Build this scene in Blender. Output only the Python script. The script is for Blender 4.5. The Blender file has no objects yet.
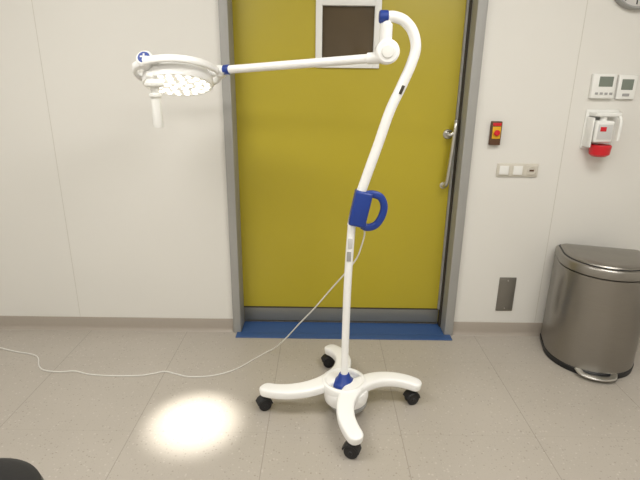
import bpy, bmesh, math, random
from mathutils import Matrix, Vector
random.seed(3)
sc=bpy.context.scene
sc.view_settings.view_transform='Standard'
sc.view_settings.look='None'
sc.view_settings.exposure=0.0

def lin(c):
    return tuple(((v/255)/12.92 if v/255<=0.04045 else (((v/255)+0.055)/1.055)**2.4) for v in c)+(1,)
# ---------------- materials
def mat(name,rgb,rough=0.5,metal=0.0,noise=0.0,nscale=20,bump=0.0,emit=None,estr=0,coat=0,spec=None,stretch=None):
    m=bpy.data.materials.new(name); m.use_nodes=True
    nt=m.node_tree; b=nt.nodes['Principled BSDF']
    b.inputs['Base Color'].default_value=lin(rgb)
    b.inputs['Roughness'].default_value=rough
    b.inputs['Metallic'].default_value=metal
    if spec is not None: b.inputs['Specular IOR Level'].default_value=spec
    if coat: b.inputs['Coat Weight'].default_value=coat
    if noise or bump:
        tc=nt.nodes.new('ShaderNodeTexCoord'); mp=nt.nodes.new('ShaderNodeMapping')
        if stretch: mp.inputs['Scale'].default_value=stretch
        n=nt.nodes.new('ShaderNodeTexNoise'); n.inputs['Scale'].default_value=nscale; n.inputs['Detail'].default_value=4
        nt.links.new(tc.outputs['Object'],mp.inputs[0]); nt.links.new(mp.outputs[0],n.inputs['Vector'])
        if noise:
            mx=nt.nodes.new('ShaderNodeMix'); mx.data_type='RGBA'
            c=lin(rgb)
            mx.inputs[6].default_value=tuple(max(0,v*(1-noise)) for v in c[:3])+(1,)
            mx.inputs[7].default_value=tuple(min(1,v*(1+noise)) for v in c[:3])+(1,)
            nt.links.new(n.outputs[0],mx.inputs[0]); nt.links.new(mx.outputs[2],b.inputs['Base Color'])
        if bump:
            bp=nt.nodes.new('ShaderNodeBump'); bp.inputs['Strength'].default_value=bump; bp.inputs['Distance'].default_value=0.002
            nt.links.new(n.outputs[0],bp.inputs['Height']); nt.links.new(bp.outputs[0],b.inputs['Normal'])
    if emit:
        b.inputs['Emission Color'].default_value=lin(emit); b.inputs['Emission Strength'].default_value=estr
    return m
M_wall=mat('wall_paint',(222,220,214),0.5,noise=0.015,nscale=3)
M_ceil=mat('ceiling_paint',(225,223,218),0.8,noise=0.01)
M_door=mat('door_laminate_olive',(178,162,42),0.36,noise=0.03,nscale=2.5)
M_frame=mat('door_frame_grey',(156,155,151),0.45,noise=0.02)
M_gasket=mat('gasket_dark',(58,52,42),0.6,noise=0.02)
M_kick=mat('kick_metal',(140,140,134),0.35,metal=0.5,noise=0.05,nscale=30,stretch=(1,1,20))
M_mat=mat('blue_vinyl',(52,84,134),0.5,noise=0.06,nscale=60)
M_base=mat('skirting_taupe',(160,151,140),0.5,noise=0.03,nscale=40)
M_white=mat('white_powdercoat',(244,244,242),0.32,noise=0.01,coat=0.2)
M_blue=mat('blue_plastic',(26,58,140),0.35,noise=0.03)
M_black=mat('black_rubber',(22,22,24),0.45,noise=0.05)
M_blk=mat('black_leather',(16,16,18),0.42,noise=0.1,nscale=80,bump=0.15)
M_grey=mat('grey_plastic',(160,160,158),0.45,noise=0.02)
M_steel=mat('brushed_steel',(155,151,145),0.34,metal=1.0,noise=0.10,nscale=14,stretch=(1,1,40))
M_steel2=mat('satin_steel',(205,204,200),0.28,metal=1.0,noise=0.03)
M_plate=mat('vent_plate_metal',(128,124,116),0.4,metal=0.5,noise=0.05,nscale=30)
M_plast=mat('white_plastic',(232,232,228),0.4,noise=0.01)
M_sock=mat('cream_plastic',(206,201,189),0.4,noise=0.01)
M_lcd=mat('lcd_grey',(120,128,118),0.25,noise=0.03)
M_red=mat('red_plastic',(205,28,40),0.35,noise=0.02)
M_yel=mat('yellow_plastic',(222,170,30),0.4,noise=0.02)
M_brown=mat('switch_housing_brown',(90,60,38),0.5,noise=0.04)
M_glass=mat('door_window_glass',(86,73,54),0.12,noise=0.3,nscale=3,spec=0.5)
M_cable=mat('cable_white',(222,220,214),0.5,noise=0.01)
M_clock=mat('clock_face',(206,204,200),0.4,noise=0.01)
M_lens=mat('lamp_lens',(235,232,222),0.3,noise=0.02,emit=(255,250,234),estr=0.32)
M_led=mat('led_emitter',(255,255,255),0.3,noise=0.0,emit=(255,251,238),estr=4.0)
M_seam=mat('wall_joint',(202,199,190),0.6,noise=0.02)
M_label=mat('label_paper',(200,200,198),0.5,noise=0.05,nscale=200)
M_panel=mat('ceiling_light_diffuser',(255,255,255),0.5,noise=0.0,emit=(255,250,244),estr=2.7)

def floor_mat():
    m=bpy.data.materials.new('speckled_vinyl'); m.use_nodes=True; nt=m.node_tree; b=nt.nodes['Principled BSDF']
    N=nt.nodes.new; L=nt.links.new
    tc=N('ShaderNodeTexCoord')
    n1=N('ShaderNodeTexNoise'); n1.inputs['Scale'].default_value=1.6; n1.inputs['Detail'].default_value=3
    r1=N('ShaderNodeValToRGB'); r1.color_ramp.elements[0].position=0.3; r1.color_ramp.elements[0].color=lin((171,164,154))
    r1.color_ramp.elements[1].position=0.7; r1.color_ramp.elements[1].color=lin((178,171,161))
    L(tc.outputs['Object'],n1.inputs['Vector']); L(n1.outputs[0],r1.inputs[0])
    prev=r1.outputs[0]
    for sc_,lo,col,amt in ((80,0.11,(132,122,110),0.48),(72,0.12,(202,197,189),0.45),(180,0.16,(146,137,126),0.45)):
        v=N('ShaderNodeTexVoronoi'); v.inputs['Scale'].default_value=sc_; v.inputs['Randomness'].default_value=1
        mp=N('ShaderNodeMapping'); mp.inputs['Location'].default_value=(sc_*0.37,sc_*0.11,0)
        L(tc.outputs['Object'],mp.inputs[0]); L(mp.outputs[0],v.inputs['Vector'])
        sep=N('ShaderNodeSeparateColor'); L(v.outputs['Color'],sep.inputs[0])
        rad=N('ShaderNodeMath'); rad.operation='MULTIPLY_ADD'; rad.inputs[1].default_value=0.9; rad.inputs[2].default_value=-0.5
        L(sep.outputs[0],rad.inputs[0])
        sub=N('ShaderNodeMath'); sub.operation='SUBTRACT'; L(rad.outputs[0],sub.inputs[0]); L(v.outputs['Distance'],sub.inputs[1])
        k=N('ShaderNodeMath'); k.operation='MULTIPLY'; k.inputs[1].default_value=12; k.use_clamp=True; L(sub.outputs[0],k.inputs[0])
        k2=N('ShaderNodeMath'); k2.operation='MULTIPLY'; k2.inputs[1].default_value=amt; L(k.outputs[0],k2.inputs[0])
        mx=N('ShaderNodeMix'); mx.data_type='RGBA'; mx.inputs[7].default_value=lin(col)
        L(k2.outputs[0],mx.inputs[0]); L(prev,mx.inputs[6]); prev=mx.outputs[2]
    sx=N('ShaderNodeSeparateXYZ'); L(tc.outputs['Object'],sx.inputs[0])
    def line(out,off,per,w):
        a=N('ShaderNodeMath'); a.operation='ADD'; a.inputs[1].default_value=off; L(out,a.inputs[0])
        q=N('ShaderNodeMath'); q.operation='PINGPONG'; q.inputs[1].default_value=per/2; L(a.outputs[0],q.inputs[0])
        c=N('ShaderNodeMath'); c.operation='LESS_THAN'; c.inputs[1].default_value=w; L(q.outputs[0],c.inputs[0]); return c.outputs[0]
    lx=line(sx.outputs[0],0.23,0.61,0.0020); ly=line(sx.outputs[1],0.02,0.61,0.0018)
    mxm=N('ShaderNodeMath'); mxm.operation='MULTIPLY_ADD'; mxm.inputs[1].default_value=0.10; L(ly,mxm.inputs[0]); 
    l2=N('ShaderNodeMath'); l2.operation='MULTIPLY'; l2.inputs[1].default_value=0.40; L(lx,l2.inputs[0]); L(l2.outputs[0],mxm.inputs[2])
    mx=N('ShaderNodeMix'); mx.data_type='RGBA'; mx.inputs[7].default_value=lin((108,99,88)); L(mxm.outputs[0],mx.inputs[0]); L(prev,mx.inputs[6])
    L(mx.outputs[2],b.inputs['Base Color']); b.inputs['Roughness'].default_value=0.38
    return m
M_floor=floor_mat()

# ---------------- mesh helpers
def link(me,name,m,parent=None,smooth=True,angle=35):
    ob=bpy.data.objects.new(name,me); sc.collection.objects.link(ob)
    if m: me.materials.append(m)
    if smooth:
        for p in me.polygons: p.use_smooth=True
        try: me.set_sharp_from_angle(angle=math.radians(angle))
        except Exception: pass
    if parent: ob.parent=parent
    return ob
def empty(name,loc=(0,0,0)):
    e=bpy.data.objects.new(name,None); e.location=loc; e.empty_display_size=0.05; sc.collection.objects.link(e); return e
def done(bm,name,m,parent=None,angle=35):
    bmesh.ops.recalc_face_normals(bm,faces=bm.faces)
    me=bpy.data.meshes.new(name); bm.to_mesh(me); bm.free()
    ob=link(me,name,m,None,True,angle)
    if parent:
        ob.parent=parent; ob.matrix_parent_inverse=Matrix.Translation(parent.location).inverted()
    return ob
def box(name,x0,x1,y0,y1,z0,z1,m,parent=None,bev=0.0,seg=3,rot=None):
    bm=bmesh.new(); bmesh.ops.create_cube(bm,size=1)
    c=Vector(((x0+x1)/2,(y0+y1)/2,(z0+z1)/2))
    bmesh.ops.scale(bm,vec=(x1-x0,y1-y0,z1-z0),verts=bm.verts)
    if bev: bmesh.ops.bevel(bm,geom=list(bm.edges),offset=bev,segments=seg,profile=0.5,affect='EDGES')
    if rot is not None: bmesh.ops.transform(bm,matrix=rot,verts=bm.verts)
    bmesh.ops.translate(bm,vec=c,verts=bm.verts)
    return done(bm,name,m,parent)
def frameof(d):
    d=Vector(d).normalized(); return d.to_track_quat('Z','Y').to_matrix().to_4x4()
def lathe(name,prof,m,origin=(0,0,0),axis=(0,0,1),parent=None,seg=48,angle=35):
    bm=bmesh.new(); rings=[]
    for r,z in prof:
        if r<1e-6: rings.append([bm.verts.new((0,0,z))])
        else: rings.append([bm.verts.new((r*math.cos(2*math.pi*i/seg),r*math.sin(2*math.pi*i/seg),z)) for i in range(seg)])
    for a,b in zip(rings[:-1],rings[1:]):
        for i in range(seg):
            j=(i+1)%seg
            if len(a)==1 and len(b)==1: continue
            if len(a)==1: bm.faces.new((a[0],b[i],b[j]))
            elif len(b)==1: bm.faces.new((a[i],a[j],b[0]))
            else: bm.faces.new((a[i],a[j],b[j],b[i]))
    bmesh.ops.transform(bm,matrix=Matrix.Translation(Vector(origin))@frameof(axis),verts=bm.verts)
    return done(bm,name,m,parent,angle)
def cyl(name,p0,p1,r,m,parent=None,bev=0.002,seg=40,r2=None):
    p0=Vector(p0);p1=Vector(p1);h=(p1-p0).length; r2=r if r2 is None else r2
    return lathe(name,[(0,0),(r-bev,0),(r,bev),(r2,h-bev),(r2-bev,h),(0,h)],m,p0,p1-p0,parent,seg)
def catmull(P,n=8):
    P=[Vector(p) for p in P]; Q=[P[0]*2-P[1]]+P+[P[-1]*2-P[-2]]; out=[]
    for i in range(1,len(Q)-2):
        a,b,c,d=Q[i-1:i+3]
        for k in range(n):
            t=k/n; out.append(0.5*((2*b)+(c-a)*t+(2*a-5*b+4*c-d)*t*t+(-a+3*b-3*c+d)*t**3))
    out.append(P[-1]); return out
def sweep(name,path,prof,m,parent=None,up=(0,0,1),scale=None,angle=50):
    path=[Vector(p) for p in path]; bm=bmesh.new(); rings=[]; up=Vector(up); n=len(path)
    for i,p in enumerate(path):
        t=(path[min(i+1,n-1)]-path[max(i-1,0)]).normalized()
        s=t.cross(up).normalized(); u=s.cross(t).normalized()
        k=scale[i] if scale else (1,1)
        rings.append([bm.verts.new(p+s*a*k[0]+u*b*k[1]) for a,b in prof])
    q=len(prof)
    for a,b in zip(rings[:-1],rings[1:]):
        for i in range(q): bm.faces.new((a[i],a[(i+1)%q],b[(i+1)%q],b[i]))
    bm.faces.new(rings[0][::-1]); bm.faces.new(rings[-1])
    return done(bm,name,m,parent,angle)
def circ(r,n=20): return [(r*math.cos(2*math.pi*i/n),r*math.sin(2*math.pi*i/n)) for i in range(n)]
def superel(w,h,n=28,e=0.55):
    o=[]
    for i in range(n):
        a=2*math.pi*i/n; c,s=math.cos(a),math.sin(a)
        o.append((w/2*math.copysign(abs(c)**e,c),h/2*math.copysign(abs(s)**e,s)))
    return o
def tube(name,path,r,m,parent=None,up=(0,1,0.01),n=20): return sweep(name,path,circ(r,n),m,parent,up)

# ---------------- room
WY=2.76; DY=2.88; X0,X1=-3.0,2.9; Yb=-2.2; CH=2.7
box('floor',X0-.1,X1+.1,Yb-.1,3.2,-0.1,0,M_floor)
box('ceiling',X0-.1,X1+.1,Yb-.1,3.2,CH,CH+.1,M_ceil)
box('wall_left',X0-.1,X0,Yb,WY+.2,0,CH,M_wall)
box('wall_right',X1,X1+.1,Yb,WY+.2,0,CH,M_wall)
box('wall_front',X0,X1,Yb-.1,Yb,0,CH,M_wall)
wb=empty('wall_back',(0,WY,0))
OL,OR,OT=-0.505,0.81,2.2
box('wall_panel_left',X0,OL,WY,WY+.2,0,CH,M_wall,wb)
box('wall_panel_right',OR,X1,WY,WY+.2,0,CH,M_wall,wb)
box('wall_panel_over_door',OL,OR,WY,WY+.2,OT,CH,M_wall,wb)
box('wall_joint_a',-1.522,-1.519,WY-.0012,WY+.001,0.085,CH,M_seam,wb)
box('wall_joint_b',1.373,1.376,WY-.0012,WY+.001,0.085,CH,M_seam,wb)
def skirting(name,xa,xb):
    bm=bmesh.new()
    pr=[(WY,0.0),(WY-.022,0.0),(WY-.018,.004),(WY-.012,.012),(WY-.008,.026),(WY-.007,.080),(WY-.004,.085),(WY,.085)]
    A=[bm.verts.new((xa,y,z)) for y,z in pr]; B=[bm.verts.new((xb,y,z)) for y,z in pr]
    for i in range(len(pr)): bm.faces.new((A[i],A[(i+1)%len(pr)],B[(i+1)%len(pr)],B[i]))
    bm.faces.new(A); bm.faces.new(B)
    done(bm,name,M_base,None,30)
skirting('baseboard_left',X0,-0.548); skirting('baseboard_right',0.856,X1)
# door frame
tf=empty('trim_door_frame',(0,WY,0))
FY=WY-.025
box('jamb_left',-0.544,-0.496,FY,DY+.03,0,OT+.05,M_frame,tf,0.003)
box('jamb_right',0.800,0.853,FY,DY+.03,0,OT+.05,M_frame,tf,0.003)
box('head_jamb',-0.496,0.800,FY,DY+.03,OT-.02,OT+.05,M_frame,tf,0.003)
box('stop_right',0.790,0.800,DY-.04,DY+.01,0,OT-.02,M_gasket,tf)
box('stop_edge',0.778,0.790,DY-.022,DY+.01,0.12,OT-.02,M_frame,tf,0.002)
# door leaf with window
d=empty('door_1',(0.15,DY,0))
wx0,wx1,wz0,wz1=-0.024,0.304,1.618,1.943
box('leaf_left',-0.496,wx0,DY,DY+.045,0.02,OT-.02,M_door,d)
box('leaf_right',wx1,0.79,DY,DY+.045,0.02,OT-.02,M_door,d)
box('leaf_low',wx0,wx1,DY,DY+.045,0.02,wz0,M_door,d)
box('leaf_top',wx0,wx1,DY,DY+.045,wz1,OT-.02,M_door,d)
box('kick_strip',-0.494,0.786,DY-.006,DY,0.022,0.112,M_kick,d,0.001)
box('kick_groove',-0.494,0.786,DY-.008,DY,0.112,0.118,M_gasket,d)
t=0.036
box('window_frame_l',wx0-.015,wx0-.015+t,DY-.014,DY+.05,wz0-.015,wz1+.015,M_plast,d,0.002)
box('window_frame_r',wx1+.015-t,wx1+.015,DY-.014,DY+.05,wz0-.015,wz1+.015,M_plast,d,0.002)
box('window_frame_b',wx0-.015+t,wx1+.015-t,DY-.014,DY+.05,wz0-.015,wz0-.015+t,M_plast,d,0.002)
box('window_frame_t',wx0-.015+t,wx1+.015-t,DY-.014,DY+.05,wz1+.015-t,wz1+.015,M_plast,d,0.002)
box('window_glass',wx0+.015,wx1-.015,DY+.012,DY+.018,wz0+.015,wz1-.015,M_glass,d)
# door handle
h=empty('door_handle',(0.765,DY,1.24))
lathe('rosette',[(0,0),(.028,0),(.028,.006),(.024,.010),(0,.010)],M_steel2,(0.742,DY,1.245),(0,-1,0),h)
cyl('neck',(0.742,DY-.01,1.245),(0.742,DY-.055,1.245),.010,M_steel2,h)
tube('cross_bar',catmull([(0.736,DY-.055,1.245),(0.752,DY-.060,1.25),(0.764,DY-.062,1.262)]),.010,M_steel2,h,up=(0,0,1))
tube('grip',catmull([(0.772,DY-.045,1.325),(0.768,DY-.062,1.29),(0.764,DY-.066,1.22),(0.757,DY-.066,1.10),(0.750,DY-.066,1.00),(0.744,DY-.058,0.955),(0.742,DY-.02,0.94),(0.742,DY,0.94)]),.012,M_steel2,h,up=(1,0,0.01))
lathe('rosette_low',[(0,0),(.020,0),(.020,.006),(.016,.008),(0,.008)],M_steel2,(0.742,DY,0.94),(0,-1,0),h)
# blue threshold
box('blue_door_threshold',-0.520,0.836,2.668,2.7345,0,0.006,M_mat,None,0.002)
box('blue_threshold_inner',-0.494,0.798,2.7345,DY,0,0.006,M_mat,bpy.data.objects['blue_door_threshold'],0)

# ---------------- wall fittings
def socket():
    e=empty('triple_wall_socket',(1.128,WY,1.058))
    box('plate',1.010,1.246,WY-.010,WY,1.020,1.096,M_sock,e,0.003)
    for i,x in enumerate((1.049,1.128,1.207)):
        box('insert_%d'%i,x-.031,x+.031,WY-.014,WY-.009,1.028,1.088,M_sock,e,0.002)
        if i<2: box('rocker_%d'%i,x-.026,x+.026,WY-.018,WY-.013,1.033,1.083,M_plast,e,0.002)
        else:
            lathe('recess_%d'%i,[(.024,0),(.024,-.004),(.020,-.0045),(.020,.0),(0,.0)],M_sock,(x,WY-.0145,1.058),(0,1,0),e)
            box('pins',x-.012,x+.012,WY-.017,WY-.014,1.053,1.063,M_brown,e)
socket()
e=empty('emergency_switch',(0.973,WY,1.267))
box('housing',0.945,1.003,WY-.028,WY,1.200,1.330,M_brown,e,0.004)
box('label_yellow',0.951,0.997,WY-.031,WY-.027,1.236,1.302,M_yel,e,0.001)
lathe('button',[(0,0),(.012,0),(.012,.006),(.016,.008),(.016,.014),(.012,.017),(0,.017)],M_red,(0.974,WY-.030,1.268),(0,-1,0),e)
box('label_top',0.951,0.997,WY-.030,WY-.027,1.306,1.322,M_red,e,0.001)
e=empty('metal_wall_plate',(1.165,WY,0.28))
box('plate',1.113,1.217,WY-.008,WY,0.168,0.394,M_plate,e,0.004)
box('inner',1.123,1.207,WY-.0095,WY-.007,0.18,0.382,M_plate,e,0.002)
for z in (0.188,0.374): lathe('screw',[(0,0),(.004,0),(.003,.002),(0,.002)],M_steel2,(1.165,WY-.009,z),(0,-1,0),e,12)
e=empty('thermostat',(1.525,WY,1.52))
box('body',1.462,1.590,WY-.025,WY,1.458,1.586,M_plast,e,0.006)
box('screen',1.497,1.572,WY-.0265,WY-.024,1.520,1.572,M_lcd,e,0.001)
for i in range(4): box('button_%d'%i,1.484+i*.026,1.500+i*.026,WY-.028,WY-.024,1.478,1.490,M_grey,e,0.001)
e=empty('room_controller',(1.665,WY,1.52))
box('body',1.606,1.707,WY-.018,WY,1.455,1.582,M_plast,e,0.006)
box('screen',1.625,1.688,WY-.0195,WY-.017,1.505,1.560,M_lcd,e,0.001)
box('button',1.638,1.675,WY-.021,WY-.017,1.472,1.486,M_grey,e,0.001)
# sanitizer dispenser
e=empty('hand_sanitizer_dispenser',(1.55,WY,1.28))
box('back_plate',1.465,1.645,WY-.012,WY,1.185,1.400,M_plast,e,0.006)
box('side_l',1.470,1.480,WY-.085,WY-.01,1.20,1.36,M_plast,e,0.003)
box('bracket_top',1.480,1.620,WY-.085,WY-.01,1.365,1.388,M_plast,e,0.006)
box('bottle',1.487,1.590,WY-.092,WY-.015,1.225,1.345,M_plast,e,0.014)
box('bottle_label',1.500,1.578,WY-.0935,WY-.090,1.245,1.325,M_label,e,0.001)
box('label_mark',1.512,1.545,WY-.095,WY-.093,1.288,1.312,M_red,e,0.001)
lathe('bottle_neck',[(0,0),(.018,0),(.018,.03),(0,.03)],M_plast,(1.54,WY-.055,1.340),(0,0,1),e)
tube('elbow_lever',catmull([(1.60,WY-.03,1.375),(1.61,WY-.07,1.37),(1.612,WY-.10,1.34),(1.608,WY-.105,1.24)]),.008,M_plast,e,up=(1,0,0))
lathe('drip_cup',[(0,0),(.035,0),(.052,.012),(.056,.058),(.052,.064),(.048,.060),(.0,.054)],M_red,(1.548,WY-.060,1.150),(0,0,1),e)
# clock
e=empty('wall_clock',(1.63,WY,2.04))
lathe('rim',[(.135,0),(.150,0),(.150,.03),(.144,.038),(.136,.034),(.134,.02)],M_grey,(1.62,WY,2.052),(0,-1,0),e,64)
lathe('face',[(0,0),(.136,0),(.136,.02),(0,.02)],M_clock,(1.62,WY,2.052),(0,-1,0),e,64)
for i in range(12):
    a=i*math.pi/6; x=1.62+.115*math.sin(a); z=2.052+.115*math.cos(a)
    box('tick_%d'%i,-.003+x,.003+x,WY-.022,WY-.0195,z-.010,z+.010,M_black,e,0,rot=Matrix.Rotation(a,4,'Y'))
for nm,a,l in (('hour_hand',2.2,.06),('minute_hand',5.0,.095)):
    x=1.62+l/2*math.sin(a); z=2.052+l/2*math.cos(a)
    box(nm,x-.003,x+.003,WY-.025,WY-.023,z-l/2,z+l/2,M_black,e,0,rot=Matrix.Rotation(a,4,'Y'))

# ---------------- trash can (local coords, rotated as a whole)
def trash():
    e=empty('step_trash_can',(1.574,2.474,0)); 
    hw=0.234; yb=.205; yf=-.207
    def outline(ins=0,n=40):
        pts=[]; w=hw-ins; ym=yb-.17
        r=.03
        for k in range(6):
            a=math.pi/2*k/5; pts.append((w-r+r*math.cos(a),yb-ins-r+r*math.sin(a)))
        for k in range(6):
            a=math.pi/2+math.pi/2*k/5; pts.append((-w+r+r*math.cos(a),yb-ins-r+r*math.sin(a)))
        for k in range(n+1):
            a=math.pi+math.pi*k/n; pts.append((w*math.cos(a),ym+(ym-yf-ins)*math.sin(a)))
        return pts
    objs=[]
    def loft(name,layers,m,ang=35):
        bm=bmesh.new(); R=[]
        for z,ins in layers: R.append([bm.verts.new((x,y,z)) for x,y in outline(ins)])
        q=len(R[0])
        for a,b in zip(R[:-1],R[1:]):
            for i in range(q): bm.faces.new((a[i],a[(i+1)%q],b[(i+1)%q],b[i]))
        bm.faces.new(R[0]); bm.faces.new(R[-1])
        objs.append(done(bm,name,m,None,ang))
    loft('base_ring',[(0,.004),(.002,0),(.030,-.003),(.034,.002),(.034,.01)],M_black)
    loft('body',[(.034,.004),(.036,.001),(.3,.002),(.568,.004),(.570,.010)],M_steel)
    loft('collar',[(.569,.012),(.575,.012)],M_black)
    loft('lid_rim',[(.575,.006),(.576,.001),(.614,.002),(.622,.006),(.626,.012),(.626,.02)],M_steel)
    loft('lid_seal',[(.624,.014),(.629,.015),(.630,.022)],M_black)
    loft('lid_top',[(.625,.020),(.635,.024),(.641,.034),(.645,.06),(.647,.10),(.648,.13)],M_steel,60)
    P=catmull([(-.090,-.18,.030),(-.075,-.222,.026),(-.03,-.244,.024),(.03,-.244,.024),(.075,-.222,.026),(.09,-.18,.03)])
    objs.append(sweep('pedal',P,superel(.034,.014),M_steel2,None))
    objs.append(box('pedal_plate',-.065,.065,-.236,-.18,.016,.024,M_steel2,None,0.003))
    objs.append(box('hinge_cover',-.10,.10,yb-.01,yb+.015,.54,.61,M_black,None,0.006))
    for o in objs: o.parent=e
    e.rotation_euler=(0,0,math.radians(-16))
trash()

# ---------------- examination lamp
L_=empty('mobile_examination_lamp',(0.12,2.0,0))
LY=2.0; HX,HY=0.125,2.0
def arc3(A,B,Cm,n=36):
    ax,ay=A;bx,by=B;cx,cy=Cm
    D=2*(ax*(by-cy)+bx*(cy-ay)+cx*(ay-by))
    ux=((ax*ax+ay*ay)*(by-cy)+(bx*bx+by*by)*(cy-ay)+(cx*cx+cy*cy)*(ay-by))/D
    uy=((ax*ax+ay*ay)*(cx-bx)+(bx*bx+by*by)*(ax-cx)+(cx*cx+cy*cy)*(bx-ax))/D
    r=math.hypot(ax-ux,ay-uy)
    a0=math.atan2(ay-uy,ax-ux); a1=math.atan2(by-uy,bx-ux); am=math.atan2(cy-uy,cx-ux)
    def nrm(a,ref):
        while a<ref: a+=2*math.pi
        return a
    b1=nrm(a1,a0); m1=nrm(am,a0)
    if m1>b1: b1-=2*math.pi
    return [(ux+r*math.cos(a0+(b1-a0)*i/n),uy+r*math.sin(a0+(b1-a0)*i/n)) for i in range(n+1)]
EL,EB,EF,ER=(-0.248,1.985),(0.068,2.365),(0.158,1.668),(0.478,2.045)
def leg(name,A,B,Cm):
    P=arc3(A,B,Cm,48); path=[];scl=[]
    n=len(P)
    for i,(x,y) in enumerate(P):
        t=abs(2*i/(n-1)-1)
        z=0.104+0.030*(1-t**2)
        path.append((x,y,z)); 
        k=1.10-0.22*t
        scl.append((k,1.05-0.10*t))
    def cap(p,q):
        p=Vector(p);q=Vector(q);dv=(p-q).normalized(); return [(p+dv*o,s) for o,s in ((.012,.92),(.022,.74),(.028,.48),(.031,.15))]
    c0=cap(path[0],path[1]); c1=cap(path[-1],path[-2])
    s0,s1=scl[0],scl[-1]
    path2=[c for c,_ in c0[::-1]]+path+[c for c,_ in c1]
    scl2=[(s*s0[0],(.6+.4*s)*s0[1]) for _,s in c0[::-1]]+scl+[(s*s1[0],(.6+.4*s)*s1[1]) for _,s in c1]
    sweep(name,path2,superel(.082,.048,32,.45),M_white,L_,scale=scl2,angle=60)
leg('leg_arc_1',EL,EB,(HX-.045,HY+.050))
leg('leg_arc_2',EF,ER,(HX+.045,HY-.050))
lathe('base_hub',[(0,.055),(.085,.055),(.104,.066),(.108,.085),(.108,.118),(.104,.128),(.092,.131),(.088,.127),(.040,.124),(0,.124)],M_white,(HX+.01,HY-.01,0),(0,0,1),L_,64)
lathe('hub_ring',[(.082,.148),(.086,.159),(.096,.163),(.106,.158),(.110,.145),(.106,.120),(.084,.120),(.082,.148)],M_white,(HX,HY,0),(0,0,1),L_,64)
lathe('base_counterweight',[(0,.040),(.088,.040),(.092,.046),(.092,.060),(0,.060)],M_grey,(HX+.02,HY-.02,0),(0,0,1),L_,64)
lathe('pole_collar',[(0,.130),(.056,.130),(.056,.142),(.050,.152),(.034,.165),(.025,.190),(.021,.194),(0,.194)],M_blue,(HX,HY,0),(0,0,1),L_)
def caster(nm,x,y,ang):
    R=Matrix.Rotation(ang,4,'Z'); c=Vector((x,y,0))
    def T(v): return c+R.to_3x3()@Vector(v)
    ax=R.to_3x3()@Vector((0,1,0))
    for s in (-1,1):
        prof=[(0,-.009),(.024,-.009),(.030,-.007),(.032,-.003),(.032,.003),(.030,.007),(.024,.009),(0,.009)]
        lathe(nm+'_wheel_%d'%(s+1),prof,M_black,T((.012,s*.0135,.032)),ax,L_,28)
        lathe(nm+'_cap_%d'%(s+1),[(0,0),(.010,0),(.008,.003),(0,.003)],M_black,T((.012,s*.0225,.032)),ax*s,L_,20)
    cyl(nm+'_axle',T((.012,-.012,.032)),T((.012,.012,.032)),.008,M_black,L_,0.001,16)
    pts=catmull([T((-.022,0,.036)),T((-.012,0,.058)),T((.008,0,.068)),T((.034,0,.060)),T((.048,0,.042))],5)
    sweep(nm+'_fender',pts,superel(.050,.008,16),M_black,L_)
    cyl(nm+'_stem',T((0,0,.055)),T((0,0,.090)),.011,M_black,L_,0.001,20)
caster('caster_1',EL[0],EL[1],math.radians(205))
caster('caster_2',EB[0],EB[1],math.radians(190))
caster('caster_3',EF[0],EF[1],math.radians(160))
caster('caster_4',ER[0],ER[1],math.radians(200))
# poles
lowP=catmull([(.125,LY,.165),(.126,LY,.576),(.131,LY,.80),(.137,LY,.94)])
tube('lower_pole',lowP,.0175,M_white,L_,n=28)
upP=catmull([(.137,LY,.93),(.150,LY,.990),(.174,LY,1.086),(.233,LY,1.275),(.274,LY,1.410),(.312,LY,1.499),(.348,LY,1.590),(.361,LY,1.650),(.346,LY,1.705),(.313,LY,1.742),(.274,LY,1.757),(.243,LY,1.757)],10)
tube('curved_pole',upP,.0205,M_white,L_,n=28)
dirv=(Vector((.174,0,1.086))-Vector((.143,0,.945))).normalized()
ang=math.atan2(dirv.x,dirv.z)
box('grip_clamp',.133,.207,LY-.034,LY+.034,.930,1.084,M_blue,L_,0.010,4,rot=Matrix.Rotation(ang*0.9,4,'Y'))
Pg=catmull([(.195,LY,1.068),(.228,LY,1.068),(.257,LY,1.054),(.272,LY,1.016),(.264,LY,.972),(.240,LY,.934),(.205,LY,.922),(.180,LY,.932)])
sweep('grip_loop',Pg,superel(.032,.024,20,.7),M_blue,L_,up=(0,1,0.01))
box('pole_label_1',.121,.141,LY-.0195,LY-.015,.83,.875,M_label,L_,0.001)
box('pole_label_2',.118,.137,LY-.0193,LY-.015,.77,.815,M_grey,L_,0.001)
box('pole_label_3',.308,.320,LY-.0225,LY-.017,1.475,1.51,M_gasket,L_,0.001,rot=Matrix.Rotation(.37,4,'Y'))
cyl('end_cap',(.250,LY,1.757),(.214,LY,1.757),.0235,M_blue,L_,0.004)
cyl('swivel_pin',(.243,LY,1.757),(.243,LY,1.685),.018,M_white,L_,0.003)
cyl('swivel_socket',(.243,LY,1.735),(.243,LY,1.66),.024,M_white,L_,0.004)
lathe('elbow_joint',[(0,-.034),(.038,-.034),(.046,-.026),(.046,.026),(.038,.034),(0,.034)],M_white,(.250,LY,1.632),(0,-1,0),L_)
lathe('elbow_cap',[(0,0),(.026,0),(.022,.006),(0,.008)],M_plast,(.250,LY-.034,1.632),(0,-1,0),L_)
A0=Vector((.235,LY,1.612)); A1=Vector((-.420,2.25,1.567))
cyl('arm_socket',A0,A0+(A1-A0)*.09,.022,M_white,L_,0.004)
cyl('spring_arm',A0,A1,.0175,M_white,L_,0.003)
dA=(A1-A0).normalized()
cyl('arm_blue_ring',A1-dA*.012,A1+dA*.018,.021,M_blue,L_,0.003)
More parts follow.
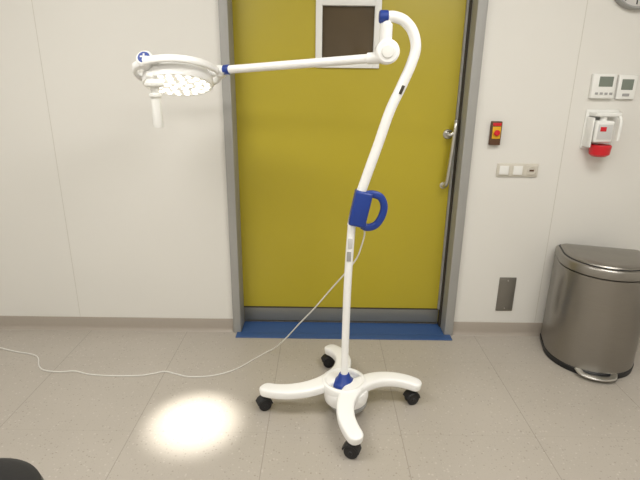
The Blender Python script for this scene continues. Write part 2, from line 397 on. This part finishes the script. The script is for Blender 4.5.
# lamp head
HC=Vector((-.648,2.28,1.537)); tgt=Vector((-.577,1.790,0.0)); nd=(tgt-HC).normalized(); un=-nd
def hp(x,y,z):
    ex=(Vector((1,0,0))-un*un.x).normalized(); ey=un.cross(ex)
    return HC+ex*x+ey*y+un*z
dz=-.016
lathe('head_body',[(0,.056+dz),(.06,.054+dz),(.115,.046+dz),(.142,.030+dz),(.152,.010+dz),(.155,-.018+dz),(.152,-.027+dz),(.145,-.027+dz),(.143,-.021+dz),(0,-.021+dz)],M_white,HC,un,L_,72)
lathe('head_lens',[(0,-.0215+dz),(.144,-.0215+dz),(.144,-.025+dz),(0,-.025+dz)],M_lens,HC,un,L_,64)
k=0
for ring,(n,r) in enumerate(((1,0),(6,.048),(12,.092),(20,.127))):
    for i in range(n):
        a=2*math.pi*i/n+.2*ring; k+=1
        q=hp(r*math.cos(a),r*math.sin(a),-.025+dz)
        lathe('led_%d'%k,[(0,0),(.0155 if ring<3 else .012,0),(.013 if ring<3 else .010,.003),(0,.004)],M_led,q,nd,L_,14)
RR=.183
ringp=[hp(RR*math.cos(2*math.pi*i/64),RR*math.sin(2*math.pi*i/64),.012) for i in range(64)]
def closed(name,pts,prof,m,upv):
    bm=bmesh.new();n=len(pts);R=[]
    for i in range(n):
        t=(pts[(i+1)%n]-pts[i-1]).normalized(); s=t.cross(upv).normalized()
        R.append([bm.verts.new(pts[i]+s*a+upv*b) for a,b in prof])
    q=len(prof)
    for i in range(n):
        a,b=R[i],R[(i+1)%n]
        for j in range(q): bm.faces.new((a[j],a[(j+1)%q],b[(j+1)%q],b[j]))
    return done(bm,name,m,L_,60)
closed('head_ring',ringp,superel(.018,.032,20,.8),M_white,un)
for a in (0.0,2.3,3.14,4.1):
    p=hp(.142*math.cos(a),.142*math.sin(a),.004); q=hp(RR*math.cos(a),RR*math.sin(a),.010)
    cyl('ring_spoke',p,q,.013,M_white,L_,0.002,20)
sweep('head_yoke',catmull([A1,A1+dA*.02,hp(.188,-.0,.026),hp(.145,0,.020)],6),superel(.036,.036,16,.7),M_white,L_)
cyl('yoke_joint',hp(.190,-.02,.012),hp(.190,.02,.012),.024,M_white,L_,0.003)
pd=Vector((0,-.85,.52)).normalized()
pc=hp(-.098,-.135,.026)
lathe('control_pod',[(0,-.034),(.030,-.034),(.036,-.022),(.036,.012),(.030,.020),(0,.020)],M_white,pc,pd,L_)
sweep('pod_bracket',[hp(-.150,-.10,.012),pc,hp(-.050,-.165,.012)],superel(.04,.034,16,.7),M_white,L_)
lathe('badge',[(0,0),(.026,0),(.024,.003),(0,.003)],M_blue,pc+pd*.020,pd,L_)
bx=Matrix.Rotation(-math.atan2(.52,.85),4,'X')
b0=pc+pd*.0242
box('badge_cross_h',b0.x-.014,b0.x+.014,b0.y-.001,b0.y+.001,b0.z-.003,b0.z+.003,M_white,L_,0,rot=bx)
box('badge_cross_v',b0.x-.003,b0.x+.003,b0.y-.001,b0.y+.001,b0.z-.014,b0.z+.014,M_white,L_,0,rot=bx)
# sterile grip under the front-left of the head
g0=hp(-.076,-.100,-.050)
gd=(nd+Vector((-.03,.30,0))).normalized()
lathe('sterile_grip',[(0,-.035),(.028,-.035),(.034,-.016),(.030,-.006),(.034,.002),(.042,.010),(.042,.020),(.032,.027),(.020,.030),(.018,.038),(.018,.050),(.027,.056),(.027,.066),(.020,.074),(.020,.130),(.0225,.184),(.020,.196),(0,.198)],M_plast,g0,gd,L_)
# mains cable
cab=catmull([(.150,2.02,.93),(.195,2.03,.90),(.185,2.04,.82),(.155,2.06,.735),(.052,2.15,.558),(-.030,2.24,.41),(-.102,2.33,.285),(-.191,2.42,.135),(-.26,2.48,.04),(-.30,2.50,.007),(-.37,2.42,.004),(-.461,2.311,.004),(-.57,2.25,.004),(-.691,2.236,.004),(-.77,2.26,.004),(-.84,2.283,.004),(-.90,2.26,.004),(-.962,2.242,.004),(-1.1,2.235,.004),(-1.234,2.246,.004),(-1.33,2.275,.004),(-1.408,2.266,.004),(-1.50,2.28,.004),(-1.55,2.32,.004),(-1.60,2.40,.004),(-1.66,2.44,.004),(-1.78,2.47,.004),(-1.90,2.51,.006),(-1.97,2.53,.018)],8)
tube('mains_cable',cab,.0036,M_cable,L_,up=(0.13,0.2,1),n=8)
box('mains_plug',-1.99,-1.93,2.50,2.56,.0,.035,M_black,L_,0.008)

# ---------------- black stool (lower left)
s=empty('rolling_stool',(-.885,.925,0))
sx,sy=-.885,.925
lathe('seat',[(0,.43),(.15,.43),(.176,.442),(.186,.465),(.180,.487),(.160,.499),(.10,.503),(0,.502)],M_blk,(sx,sy,0),(0,0,1),s,64)
lathe('seat_plate',[(0,.415),(.09,.415),(.09,.431),(0,.431)],M_black,(sx,sy,0),(0,0,1),s)
cyl('gas_lift',(sx,sy,.08),(sx,sy,.42),.022,M_steel2,s)
cyl('lift_sleeve',(sx,sy,.07),(sx,sy,.25),.030,M_black,s)
for i in range(5):
    a=2*math.pi*i/5+.5; ex,ey=sx+.25*math.cos(a),sy+.25*math.sin(a)
    sweep('star_leg_%d'%i,[(sx,sy,.105),(sx+.12*math.cos(a),sy+.12*math.sin(a),.098),(ex,ey,.075)],superel(.04,.03,16),M_black,s)
    cyl('stool_wheel_%d'%i,(ex-.012*math.sin(a),ey+.012*math.cos(a),.027),(ex+.012*math.sin(a),ey-.012*math.cos(a),.027),.027,M_black,s)
    cyl('stool_stem_%d'%i,(ex,ey,.03),(ex,ey,.08),.008,M_steel2,s)

# ---------------- lights
def area(name,loc,sx,sy,p,col=(1,.98,.94),rot=(0,0,0)):
    l=bpy.data.lights.new(name,'AREA'); l.shape='RECTANGLE'; l.size=sx; l.size_y=sy; l.energy=p; l.color=col
    o=bpy.data.objects.new(name,l); o.location=loc; o.rotation_euler=rot; sc.collection.objects.link(o); return o
for i,(x,y) in enumerate(((-1.3,1.2),(1.1,1.2),(-1.3,-.6),(1.1,-.6))):
    box('ceiling_light_panel' if i==0 else 'ceiling_light_panel.%03d'%i,x-.6,x+.6,y-.3,y+.3,CH-.02,CH,M_panel,None,0.003)
    area('ceiling_lamp_%d'%i,(x,y,CH-.03),1.15,.55,23.5)
sp=bpy.data.lights.new('examination_beam','SPOT'); sp.energy=270; sp.color=(1,.975,.91); sp.spot_size=math.radians(19.5); sp.spot_blend=1.0; sp.shadow_soft_size=.05
so=bpy.data.objects.new('examination_beam',sp); so.location=HC+nd*.05; so.rotation_euler=(Vector((-.577,1.885,0))-so.location).to_track_quat('-Z','Y').to_euler(); sc.collection.objects.link(so)
w=bpy.data.worlds.new('world'); sc.world=w; w.use_nodes=True
w.node_tree.nodes['Background'].inputs[0].default_value=(.9,.88,.85,1); w.node_tree.nodes['Background'].inputs[1].default_value=.12

# ---------------- camera
cam=bpy.data.cameras.new('camera'); cam.sensor_fit='HORIZONTAL'; cam.sensor_width=36; cam.lens=36*480/640; cam.clip_start=.05
co=bpy.data.objects.new('camera',cam); sc.collection.objects.link(co)
R=Matrix.Rotation(math.pi/2-math.radians(17.7),4,'X')@Matrix.Rotation(math.radians(.76),4,'Z')
co.matrix_world=Matrix.Translation((0,0,1.5))@R
sc.camera=co
